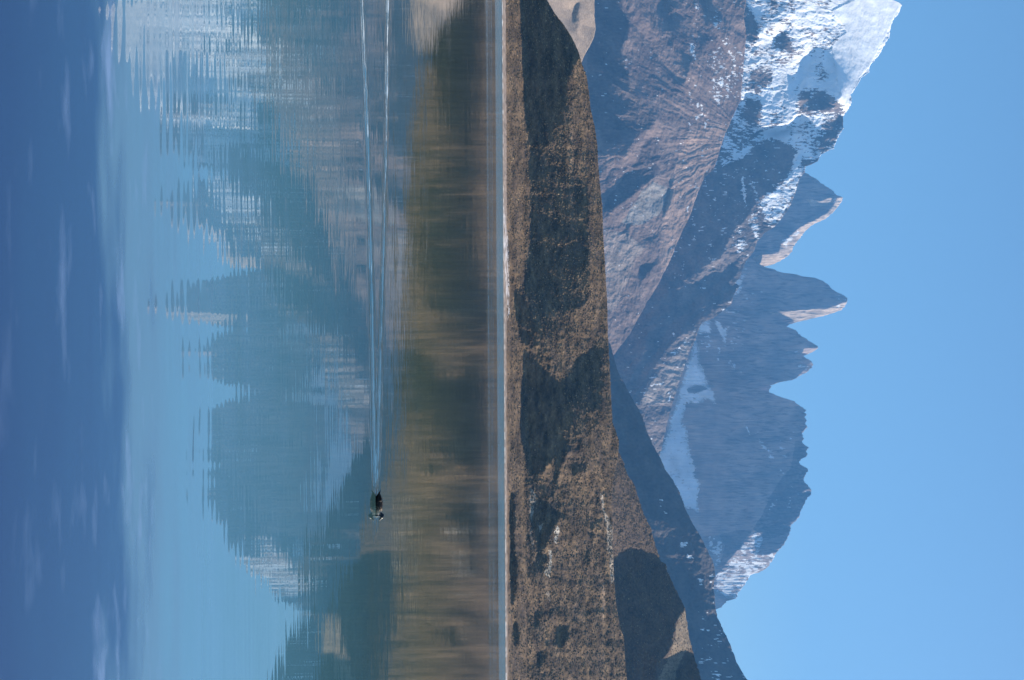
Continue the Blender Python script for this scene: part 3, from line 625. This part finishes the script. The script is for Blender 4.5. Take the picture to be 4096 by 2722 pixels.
xs = np.concatenate([np.linspace(-1600, -60, 24)[:-1], np.linspace(-60, -7.6, 30)[:-1], np.arange(-7.6, 3.5, 0.04), np.linspace(3.55, 60, 30), np.linspace(70, 1600, 24)])
ys = np.concatenate([np.linspace(-40, 20.6, 50)[:-1], np.arange(20.6, 27.4, 0.035), np.linspace(27.5, 100, 40), np.linspace(120, 990, 60)])
WX, WY = np.meshgrid(xs, ys, indexing='ij')
def on_water(px, py):
    u = py - PY0; v = px - PX0
    za = v * CT - u * ST; xa = u * CT + v * ST
    Y = -H * F / za
    return xa / F * Y, Y
WZ = np.zeros(WX.shape); FO = np.zeros(WX.shape)
for line, hh in (([(1440, -260), (1449, 0), (1472, 607), (1486, 1128), (1496, 1700), (1502, 1960)], 0.017), ([(1556, -260), (1551, 0), (1545, 520), (1537, 870), (1522, 1400), (1513, 1800), (1506, 1960)], 0.0171)):
    a = np.array(line, float); lx, ly = on_water(a[:, 0], a[:, 1])
    yl = np.interp(WX, lx, ly) + 0.05 * fbm(WX * 1.3, WX * 0 + hh, 3, int(hh * 1000))
    inside = smooth(lx[-1] + 0.05, lx[-1] - 0.3, WX)
    d = (WY - yl)
    amp = hh * (0.75 + 0.6 * fbm(WX * 2.5, WY * 0.5, 3, 7))
    WZ += amp * inside * np.exp(-(d / 0.13) ** 2)
    FO = np.maximum(FO, inside * np.exp(-((d + 0.03) / 0.07) ** 2) * smooth(-0.15, 0.35, fbm(WX * 3.0, WY * 7.0, 4, 33 + int(hh * 1e4)) + 0.05 - 0.10 * (WX + 6)))
    WZ += 0.25 * amp * inside * np.sin(d * 2 * np.pi / 0.28) * np.exp(-(d / 0.45) ** 2)
bx, by = on_water(1504.0, 2030.0)
rr = np.hypot(WX - bx, (WY - by) * 1.2)
WZ += 0.0025 * np.sin(rr * 2 * np.pi / 0.2) * np.exp(-((rr - 0.25) / 0.25) ** 2)

wm = bpy.data.materials.new("glacial_lake_water"); wm.use_nodes = True
nt = wm.node_tree; N = nt.nodes; LK = nt.links
wb = N["Principled BSDF"]
wb.inputs["IOR"].default_value = 1.72
def vmath(op, a, b=None, sc=None):
    n = N.new("ShaderNodeVectorMath"); n.operation = op
    for i, x in enumerate((a, b)):
        if x is None: continue
        if isinstance(x, tuple): n.inputs[i].default_value = x
        else: LK.new(x, n.inputs[i])
    if sc is not None:
        if isinstance(sc, float): n.inputs["Scale"].default_value = sc
        else: LK.new(sc, n.inputs["Scale"])
    return n.outputs[0]
def fm(op, a, b=0.0, c=None):
    n = N.new("ShaderNodeMath"); n.operation = op
    for i, x in enumerate((a, b, c)):
        if x is None: continue
        if isinstance(x, (int, float)): n.inputs[i].default_value = x
        else: LK.new(x, n.inputs[i])
    return n.outputs[0]
geo = N.new("ShaderNodeNewGeometry")
pos = geo.outputs["Position"]
sep = N.new("ShaderNodeSeparateXYZ"); LK.new(pos, sep.inputs[0])
def noise(sx, sy, det=3.0, off=0.0, rough=0.5):
    v = vmath('MULTIPLY_ADD', pos, (sx, sy, 1.0))
    n0 = v.node; n0.inputs[2].default_value = (off, off * 1.7, 0)
    n = N.new("ShaderNodeTexNoise"); n.inputs["Scale"].default_value = 1.0; n.inputs["Detail"].default_value = det; n.inputs["Roughness"].default_value = rough
    LK.new(v, n.inputs["Vector"])
    return n
# log distance from the near shore, 0..1 for 1..1000 m
warpn = noise(0.25, 0.25, 2.0, 3.0)
warp2 = noise(0.8, 2.2, 3.0, 13.0)
yy = fm('MAXIMUM', sep.outputs["Y"], 1.5)
ly_ = fm('DIVIDE', fm('LOGARITHM', yy, 10.0), 3.0)
ly_w = fm('ADD', ly_, fm('ADD', fm('MULTIPLY', fm('SUBTRACT', warpn.outputs["Fac"], 0.5), 0.05), fm('MULTIPLY', fm('SUBTRACT', warp2.outputs["Fac"], 0.5), 0.045)))
def ramp(inp, stops, interp='LINEAR'):
    r = N.new("ShaderNodeValToRGB"); cr = r.color_ramp; cr.interpolation = interp
    while len(cr.elements) < len(stops): cr.elements.new(0.5)
    for e, (p_, c_) in zip(cr.elements, stops):
        e.position = p_
        e.color = (c_, c_, c_, 1) if isinstance(c_, float) else (*c_, 1)
    LK.new(inp, r.inputs[0])
    return r.outputs[0]
def lg(y): return math.log10(y) / 3
# rock-flour teal body; dark near sky, olive hill and wind-band reflections painted in
wcol = ramp(ly_w, [(lg(5.5), (0.008, 0.020, 0.085)), (lg(7.8), (0.012, 0.042, 0.115)), (lg(8.7), (0.085, 0.165, 0.235)), (lg(10.5), (0.085, 0.20, 0.28)), (lg(14), (0.055, 0.15, 0.18)), (lg(22), (0.035, 0.10, 0.115)), (lg(36), (0.075, 0.095, 0.045)), (lg(70), (0.045, 0.065, 0.045)), (lg(130), (0.02, 0.05, 0.06)), (lg(290), (0.02, 0.06, 0.075)), (lg(315), (0.075, 0.19, 0.25)), (lg(700), (0.07, 0.18, 0.24))])
nF = noise(1.6, 3.6, 5.0, 80.0)
fl = N.new("ShaderNodeMapRange"); fl.inputs[1].default_value = 0.56; fl.inputs[2].default_value = 0.74
LK.new(nF.outputs["Fac"], fl.inputs[0])
nearm = ramp(ly_w, [(lg(5.0), 0.16), (lg(6.2), 0.14), (lg(7.4), 0.38), (lg(8.3), 0.75), (lg(9.6), 0.0)])
mixc = N.new("ShaderNodeMix"); mixc.data_type = 'RGBA'
LK.new(fm('MULTIPLY', fl.outputs[0], nearm), mixc.inputs[0]); LK.new(wcol, mixc.inputs[6]); mixc.inputs[7].default_value = (0.19, 0.26, 0.42, 1)

# ripple strength
amp = ramp(ly_, [(lg(5.5), 0.05), (lg(8.0), 0.03), (lg(9.5), 0.05), (lg(12), 0.13), (lg(20), 0.22), (lg(60), 0.26), (lg(160), 0.25), (lg(900), 0.25)])
nA = noise(1.3, 9.0, 2.0, 0.0)         # long-crested ripples
nB = noise(5.0, 14.0, 3.0, 9.0)
nC = noise(0.9, 1.1, 2.0, 21.0)
nPatch = noise(0.12, 0.35, 2.0, 40.0)
patch = N.new("ShaderNodeMapRange"); patch.inputs[1].default_value = 0.38; patch.inputs[2].default_value = 0.62; patch.inputs[3].default_value = 0.35; patch.inputs[4].default_value = 1.3
LK.new(nPatch.outputs["Fac"], patch.inputs[0])
sa = vmath('SUBTRACT', nA.outputs["Color"], (0.5, 0.5, 0.5)); sb = vmath('SUBTRACT', nB.outputs["Color"], (0.5, 0.5, 0.5)); sc_ = vmath('SUBTRACT', nC.outputs["Color"], (0.5, 0.5, 0.5))
# regular wavelets, crests parallel to the far shore
ph = fm('ADD', fm('MULTIPLY', sep.outputs["Y"], 2 * math.pi / 0.16), fm('MULTIPLY', nC.outputs["Fac"], 11.0))
ph = fm('ADD', ph, fm('MULTIPLY', sep.outputs["X"], 1.4))
ph2 = fm('ADD', fm('MULTIPLY', sep.outputs["Y"], 2 * math.pi / 0.23), fm('ADD', fm('MULTIPLY', nPatch.outputs["Fac"], 16.0), fm('MULTIPLY', sep.outputs["X"], -2.2)))
wav = fm('ADD', fm('MULTIPLY', fm('SINE', ph), 0.75), fm('MULTIPLY', fm('SINE', ph2), 0.55))
reg = ramp(ly_, [(lg(7.0), 0.0), (lg(8.2), 0.9), (lg(10), 1.0), (lg(12.5), 0.5), (lg(18), 0.35), (lg(40), 0.0)])
tot = vmath('MULTIPLY', sa, (0.25, 1.0, 0.0)); tot = vmath('SCALE', tot, None, 0.055)
t2 = vmath('MULTIPLY', sb, (0.5, 1.0, 0.0)); t2 = vmath('SCALE', t2, None, 0.020)
tot = vmath('ADD', tot, t2)
tot = vmath('SCALE', tot, None, fm('MULTIPLY', fm('MULTIPLY', amp, 2.6), patch.outputs[0]))
cmb = N.new("ShaderNodeCombineXYZ"); LK.new(fm('MULTIPLY', fm('MULTIPLY', wav, fm('MULTIPLY', reg, patch.outputs[0])), 0.0075), cmb.inputs[1])
tot = vmath('ADD', tot, cmb.outputs[0])
t3 = vmath('MULTIPLY', sc_, (0.4, 1.0, 0.0)); t3 = vmath('SCALE', t3, None, 0.006); tot = vmath('ADD', tot, t3)
# wind-roughened band before the far shore and thin cat's-paw streaks nearer
nS = noise(0.0025, 0.09, 3.0, 5.0)
band = ramp(fm('ADD', ly_, fm('MULTIPLY', fm('SUBTRACT', nS.outputs["Fac"], 0.5), 0.006)), [(lg(150), 0.0), (lg(157), 0.30), (lg(205), 0.25), (lg(215), 0.02), (lg(290), 0.02), (lg(305), 1.0), (lg(700), 1.0), (lg(780), 0.3)])
stre = N.new("ShaderNodeMapRange"); stre.inputs[1].default_value = 0.50; stre.inputs[2].default_value = 0.56
LK.new(nS.outputs["Fac"], stre.inputs[0])
sband = ramp(ly_, [(lg(145), 0.0), (lg(160), 1.0), (lg(240), 1.0), (lg(290), 0.0)])
bandt = fm('MAXIMUM', band, fm('MULTIPLY', fm('MULTIPLY', stre.outputs[0], sband), 0.7))
nW = noise(3.0, 3.0, 2.0, 60.0)
sw = vmath('SUBTRACT', nW.outputs["Color"], (0.5, 0.5, 0.5)); sw = vmath('MULTIPLY', sw, (0.6, 1.0, 0.0)); sw = vmath('SCALE', sw, None, fm('MULTIPLY', bandt, 0.9))
tot = vmath('ADD', tot, sw)
mixd = N.new("ShaderNodeMix"); mixd.data_type = 'RGBA'
LK.new(bandt, mixd.inputs[0]); LK.new(mixc.outputs[2], mixd.inputs[6]); mixd.inputs[7].default_value = (0.12, 0.27, 0.34, 1)  # teal of the reflected sky put into the band's base colour
fa = N.new("ShaderNodeAttribute"); fa.attribute_name = "Col"
mixe = N.new("ShaderNodeMix"); mixe.data_type = 'RGBA'
LK.new(fm('MULTIPLY', fa.outputs["Fac"], 0.85), mixe.inputs[0]); LK.new(mixd.outputs[2], mixe.inputs[6]); mixe.inputs[7].default_value = (0.75, 0.8, 0.82, 1)
LK.new(mixe.outputs[2], wb.inputs["Base Color"])
nrm = vmath('NORMALIZE', vmath('ADD', geo.outputs["Normal"], tot))
LK.new(nrm, wb.inputs["Normal"])
rg = ramp(ly_, [(lg(9), 0.015), (lg(60), 0.03), (lg(300), 0.05), (lg(700), 0.12)])
LK.new(rg, wb.inputs["Roughness"])
water = mesh_grid("water", WX, WY, WZ, np.repeat(FO.reshape(-1, 1), 3, 1), wm)
water["kind"] = 'structure'

# ------------------------------------------------------------------ shrubs
def shrubs(name, spec, seed):
    r = np.random.RandomState(seed)
    pts = []
    for lay, crest, lo, y0, y1, n in spec:
        py = r.uniform(y0, y1, n)
        c = crest[np.argsort(crest[:, 1], kind='stable')]
        cr = np.interp(py, c[:, 1], c[:, 0]) - 1.0
        b = shore_px(py) + 14 if lo is None else np.full(n, float(lo))
        px = b + (cr - b) * r.rand(n)
        wedge = inpoly(P('R6', [(222, 235), (300, 420), (400, 650), (500, 900), (620, 1250), (700, 1450), (400, 1450), (320, 1100), (292, 740), (246, 450)]), px, py) * (r.rand(n) < 0.8) if lo is None else np.zeros(n)
        keep = 1.3 * fbm(py / 70, px / 22, 4, seed) + r.uniform(-0.5, 0.5, n) - 9 * wedge > -0.2
        px, py = px[keep], py[keep]
        X, Y, Z = to_world(px, py, lay.dist(px, py))
        pts.append(np.stack([X, Y, Z, hill_var(px, py)], 1))
    p = np.concatenate(pts); hv_ = p[:, 3:] ** 0.8; p = p[:, :3]; n = len(p)
    # low lumpy dome, 7 + 6 + 1 vertices
    ang = np.arange(6) / 6 * 2 * np.pi
    ring0 = np.stack([np.cos(ang), np.sin(ang), ang * 0 - 0.25], 1)
    ring1 = np.stack([0.85 * np.cos(ang + 0.5), 0.85 * np.sin(ang + 0.5), ang * 0 + 0.55], 1)
    top = np.array([[0, 0, 1.0]])
    tv = np.concatenate([ring0, ring1, top])
    f = []
    for i in range(6):
        j = (i + 1) % 6
        f += [(i, j, 6 + i), (j, 6 + j, 6 + i), (6 + i, 6 + j, 12)]
    f = np.array(f)
    sz = r.uniform(0.28, 0.72, n) ** 1.3 * (p[:, 1] / 1000.0) ** 0.5
    V = tv[None] * sz[:, None, None] * r.uniform(0.65, 1.25, (n, 13, 1)) * np.array([1, 1, 1.0])[None, None]
    V[:, :, 2] *= r.uniform(0.6, 1.3, (n, 1))
    V = V + p[:, None]
    Fc = (f[None] + (np.arange(n) * 13)[:, None, None]).reshape(-1, 3)
    c0 = np.array([[0.12, 0.092, 0.055], [0.21, 0.142, 0.080], [0.08, 0.068, 0.05], [0.31, 0.215, 0.125]])
    cc = c0[r.choice(4, n, p=[.3, .35, .2, .15])] * r.uniform(0.75, 1.2, (n, 1)) * hv_
    cc = np.repeat(cc, 13, 0)
    o = mesh_raw(name, V.reshape(-1, 3), Fc, cc, M_shrub, False)
    props(o, "low brown scrub dotted over the hills across the lake", "shrubs", 'stuff')
    return o
M_shrub = terrain_mat("dry_scrub", 2.0, 0.05, var=0.3)
shrubs("shrubs", [(A1, near_crest, None, -280, 3000, 46000), (A2, np.array(second_crest, float), 2440, 1700, 3000, 12000)], 5)

# ------------------------------------------------------------------ the bird
U = 0.00418 * 1.0      # metres per photo pixel at the bird
def BP(zx, zy):        # enlarged-view coordinates -> local (x forward, z up)
    return (zy - 700) / 9.8 * U, (zx - 640) / 9.8 * U
def tube(sections, n=20, power=1.0):
    """sections: (x, z, half height, half width, tilt)"""
    V = []; Fq = []
    for x, z, a, w, tl in sections:
        for i in range(n):
            t = 2 * math.pi * i / n
            dz = a * math.cos(t); dy = w * math.sin(t)
            V.append((x - dz * math.sin(tl), dy, z + dz * math.cos(tl)))
    k = len(sections)
    for s in range(k - 1):
        for i in range(n):
            j = (i + 1) % n
            Fq.append((s * n + i, s * n + j, (s + 1) * n + j, (s + 1) * n + i))
    Fq.append(tuple(range(n))[::-1]); Fq.append(tuple((k - 1) * n + i for i in range(n)))
    return V, Fq
def sec(zt, zb, zy, w, tl=0.0):   # top and bottom heights in view coordinates at position zy
    x, t = BP(zt, zy); _, b = BP(zb, zy)
    return (x, (t + b) / 2, (t - b) / 2, w, tl)
parts_v = []
body = [sec(822, 808, 212, 0.004), sec(815, 780, 240, 0.012), sec(803, 745, 290, 0.022), sec(798, 705, 340, 0.032), sec(812, 665, 400, 0.045), sec(845, 610, 470, 0.058), sec(872, 570, 560, 0.07),
        sec(893, 540, 660, 0.079), sec(898, 530, 760, 0.083), sec(893, 530, 860, 0.082), sec(876, 540, 950, 0.077), sec(850, 560, 1040, 0.068), sec(815, 580, 1120, 0.057), sec(785, 600, 1190, 0.043), sec(765, 625, 1240, 0.027), sec(740, 650, 1262, 0.012)]
parts_v.append(tube(body))
neck = [(*BP(690, 1080), 0.035, 0.038, 0.2), (*BP(760, 1110), 0.034, 0.033, 0.1), (*BP(810, 1140), 0.03, 0.027, 0.0), (*BP(850, 1165), 0.026, 0.024, 0), (*BP(880, 1190), 0.022, 0.022, 0)]
nv = []
def vtube(cs, n=18):
    """upright tube: (x, z, half length along x, half width)"""
    V = []; Fq = []
    for x, z, a, w, sl in cs:
        for i in range(n):
            t = 2 * math.pi * i / n
            V.append((x + a * math.cos(t), w * math.sin(t), z + a * math.cos(t) * sl))
    k = len(cs)
    for s in range(k - 1):
        for i in range(n):
            j = (i + 1) % n
            Fq.append((s * n + i, s * n + j, (s + 1) * n + j, (s + 1) * n + i))
    Fq.append(tuple(range(n))[::-1]); Fq.append(tuple((k - 1) * n + i for i in range(n)))
    return V, Fq
parts_v.append(vtube([(*BP(660, 1120), 0.052, 0.04, 0), (*BP(720, 1130), 0.048, 0.036, 0), (*BP(780, 1140), 0.042, 0.030, -.1), (*BP(830, 1165), 0.037, 0.026, -.1), (*BP(870, 1195), 0.036, 0.026, -.1),
    (*BP(905, 1205), 0.034, 0.025, -.1), (*BP(926, 1210), 0.024, 0.017, -.1), (*BP(937, 1212), 0.010, 0.008, -.1)]))
def ellipsoid(cx, cz, rx, ry, rz, tl=0.0, n=16):
    s = []
    for k in range(n + 1):
        t = -math.pi / 2 + math.pi * k / n
        x = rx * math.sin(t); r = max(math.cos(t), 0.02)
        s.append((cx + x * math.cos(tl), cz + x * math.sin(tl), rz * r, ry * r, tl))
    return tube(s, 16)
parts_v.append(ellipsoid(*BP(875, 1235), 0.042, 0.026, 0.026, -0.45))
def bird_colour(co):
    x, y, z = co[:, 0], co[:, 1], co[:, 2]
    zy = x / U * 9.8 + 700; zx = z / U * 9.8 + 640
    c = np.tile(np.array([[0.012, 0.010, 0.011]]), (len(co), 1))
    sp = 1.1 * perlin(zy / 42, zx / 24 + y * 60, 3) + 0.4 * perlin(zy / 15, zx / 15, 5)
    k = smooth(560, 1090, zy)
    flank = smooth(0.72 - 0.55 * k ** 3, 0.86 - 0.55 * k ** 3, 0.35 + 0.6 * sp)
    inbody = (zy < 1160) & (zx < 905 - 0.4 * np.maximum(zy - 1000, 0))
    pale = np.array([[0.50, 0.37, 0.26]])
    c = lerp(c, pale * (0.8 + 0.4 * k[:, None]), flank * inbody * smooth(540, 700, zy))
    breast = smooth(1060, 1090, zy) * smooth(1160, 1140, zy) * (zx < 800 - (zy - 1060) * 0.6)
    c = lerp(c, np.array([[0.62, 0.53, 0.42]]) * (0.8 + 0.3 * np.clip(sp, -1, 1)[:, None]), breast)
    nk = ((zy > 1150) & (zx > 640)) | ((zx > 800) & (zy > 1060)) | ((zy > 1030) & (zx > 905 - 0.4 * (zy - 1000) + 10))
    c[nk] = np.array([0.018, 0.028, 0.045])
    ring = (zx < 775) & (zy > 1215)
    c[ring] = np.array([0.78, 0.70, 0.60])
    face = (zy > 1285) & (zx > 795) & (zx < 890)
    c[face] = np.array([0.75, 0.66, 0.54])
    c[zx < 655] *= 0.9
    return c
vs = []; fs = []
for V, Fq in parts_v:
    o_ = len(vs); vs += V; fs += [tuple(i + o_ for i in f) for f in Fq]
tmp = bpy.data.meshes.new("body_src"); tmp.from_pydata(vs, [], fs); tmp.update()
to = bpy.data.objects.new("body_src", tmp); COL.objects.link(to)
md = to.modifiers.new("r", 'REMESH'); md.mode = 'VOXEL'; md.voxel_size = 0.0032
md2 = to.modifiers.new("s", 'SMOOTH'); md2.factor = 0.5; md2.iterations = 5
bpy.context.view_layer.update()
dg_ = bpy.context.evaluated_depsgraph_get()
bm_ = bpy.data.meshes.new_from_object(to.evaluated_get(dg_))
bpy.data.objects.remove(to)
bm_.name = "body"
co = np.zeros(len(bm_.vertices) * 3, np.float32); bm_.vertices.foreach_get("co", co); co = co.reshape(-1, 3)
at = bm_.color_attributes.new("Col", 'FLOAT_COLOR', 'POINT')
c4 = np.ones((len(co), 4), np.float32); c4[:, :3] = bird_colour(co.astype(float)); at.data.foreach_set("color", c4.ravel())
bm_.polygons.foreach_set("use_smooth", np.ones(len(bm_.polygons), bool))
M_feather = terrain_mat("feathers", 90.0, 0.001, rough=0.55, var=0.2, bscale=160)
bm_.materials.clear(); bm_.materials.append(M_feather)
bird = bpy.data.objects.new("duck", None); COL.objects.link(bird)
bird.empty_display_size = 0.1
bird.location = (0, 0, 0)
props(bird, "dark duck with speckled flanks and white collar swimming alone ahead of its wake", "duck")
body_o = bpy.data.objects.new("body", bm_); COL.objects.link(body_o); body_o.parent = bird
def simple(name, colr, rough):
    mt = bpy.data.materials.new(name); mt.use_nodes = True
    b = mt.node_tree.nodes["Principled BSDF"]; b.inputs["Roughness"].default_value = rough
    nn = mt.node_tree.nodes.new("ShaderNodeTexNoise"); nn.inputs["Scale"].default_value = 120
    rr_ = mt.node_tree.nodes.new("ShaderNodeValToRGB")
    rr_.color_ramp.elements[0].color = (*[c_ * 0.8 for c_ in colr], 1); rr_.color_ramp.elements[1].color = (*[c_ * 1.2 for c_ in colr], 1)
    mt.node_tree.links.new(nn.outputs["Fac"], rr_.inputs[0]); mt.node_tree.links.new(rr_.outputs[0], b.inputs["Base Color"])
    return mt
def child(name, V, Fq, mt):
    me = bpy.data.meshes.new(name); me.from_pydata(V, [], Fq); me.update()
    me.polygons.foreach_set("use_smooth", np.ones(len(me.polygons), bool))
    me.materials.append(mt)
    o = bpy.data.objects.new(name, me); COL.objects.link(o); o.parent = bird
    return o
x0, z0 = BP(822, 1288); x1, z1 = BP(745, 1416)
bl = []
for k, (a, w) in enumerate(((0.014, 0.012), (0.0125, 0.011), (0.010, 0.0095), (0.008, 0.0095), (0.006, 0.009), (0.003, 0.006))):
    t = k / 5
    bl.append((x0 + (x1 - x0) * t, z0 + (z1 - z0) * t, a * 1.3, w, -0.75))
child("bill", *tube(bl, 12), simple("bill_horn", (0.02, 0.022, 0.026), 0.35))
for sgn in (-1, 1):
    ex, ez = BP(893, 1262)
    V, Fq = ellipsoid(ex, ez, 0.0045, 0.004, 0.0045)
    child("eye", [(a, b + sgn * 0.0245, c) for a, b, c in V], Fq, simple("eye_gloss", (0.05, 0.015, 0.01), 0.1))
# folded wing feather edges and curled tail feathers
def blade(pts, w):
    V = []; Fq = []
    for (x, y, z), wd in zip(pts, w):
        V += [(x, y - wd, z - .0008), (x, y, z + 0.0012), (x, y + wd, z - .0008), (x, y, z - 0.0016)]
    for s in range(len(pts) - 1):
        for i in range(4):
            j = (i + 1) % 4
            Fq.append((s * 4 + i, s * 4 + j, s * 4 + 4 + j, s * 4 + 4 + i))
    Fq.append((3, 2, 1, 0)); e = len(pts) * 4; Fq.append((e - 4, e - 3, e - 2, e - 1))
    return V, Fq
M_wing = simple("wing_feathers", (0.013, 0.012, 0.014), 0.5)
for sgn in (-1, 1):
    VV = []; FF = []
    for r_ in range(5):
        xa, za = BP(868 - r_ * 22, 640); xb, zb = BP(822 - r_ * 26, 372 + r_ * 26)
        V, Fq = blade([(xa, sgn * (0.060 + r_ * 0.004), za), ((xa + xb) / 2, sgn * (0.052 + r_ * 0.003), (za + zb) / 2 + 0.004), (xb, sgn * (0.026 + r_ * 0.002), zb)], (0.011, 0.011, 0.002))
        o_ = len(VV); VV += V; FF += [tuple(i + o_ for i in f) for f in Fq]
    child("wing", VV, FF, M_wing)
yb = -H * F / ((1505 - PX0) * CT - (2012 - PY0) * ST)
xb_ = ((2012 - PY0) * CT + (1505 - PX0) * ST) / F * yb
bird.location = (xb_, yb, 0.0)

# ------------------------------------------------------------------ air
hz = bpy.data.meshes.new("haze")
x0, x1, y0, y1, z0, z1 = -9000, 9000, -900, 13500, -4.0, 2900.0
hv = [(x0, y0, z0), (x1, y0, z0), (x1, y1, z0), (x0, y1, z0), (x0, y0, z1), (x1, y0, z1), (x1, y1, z1), (x0, y1, z1)]
hz.from_pydata(hv, [], [(0, 3, 2, 1), (4, 5, 6, 7), (0, 1, 5, 4), (1, 2, 6, 5), (2, 3, 7, 6), (3, 0, 4, 7)])
ho = bpy.data.objects.new("haze", hz); COL.objects.link(ho); ho["kind"] = 'stuff'
hm = bpy.data.materials.new("thin_blue_air"); hm.use_nodes = True
for n in list(hm.node_tree.nodes):
    if n.type == 'BSDF_PRINCIPLED': hm.node_tree.nodes.remove(n)
pv = hm.node_tree.nodes.new("ShaderNodeVolumePrincipled")
pv.inputs["Color"].default_value = (0.13, 0.45, 1.0, 1)
pv.inputs["Density"].default_value = 0.000060
pv.inputs["Anisotropy"].default_value = 0.0
hm.node_tree.links.new(pv.outputs[0], [n for n in hm.node_tree.nodes if n.type == 'OUTPUT_MATERIAL'][0].inputs["Volume"])
hz.materials.append(hm)
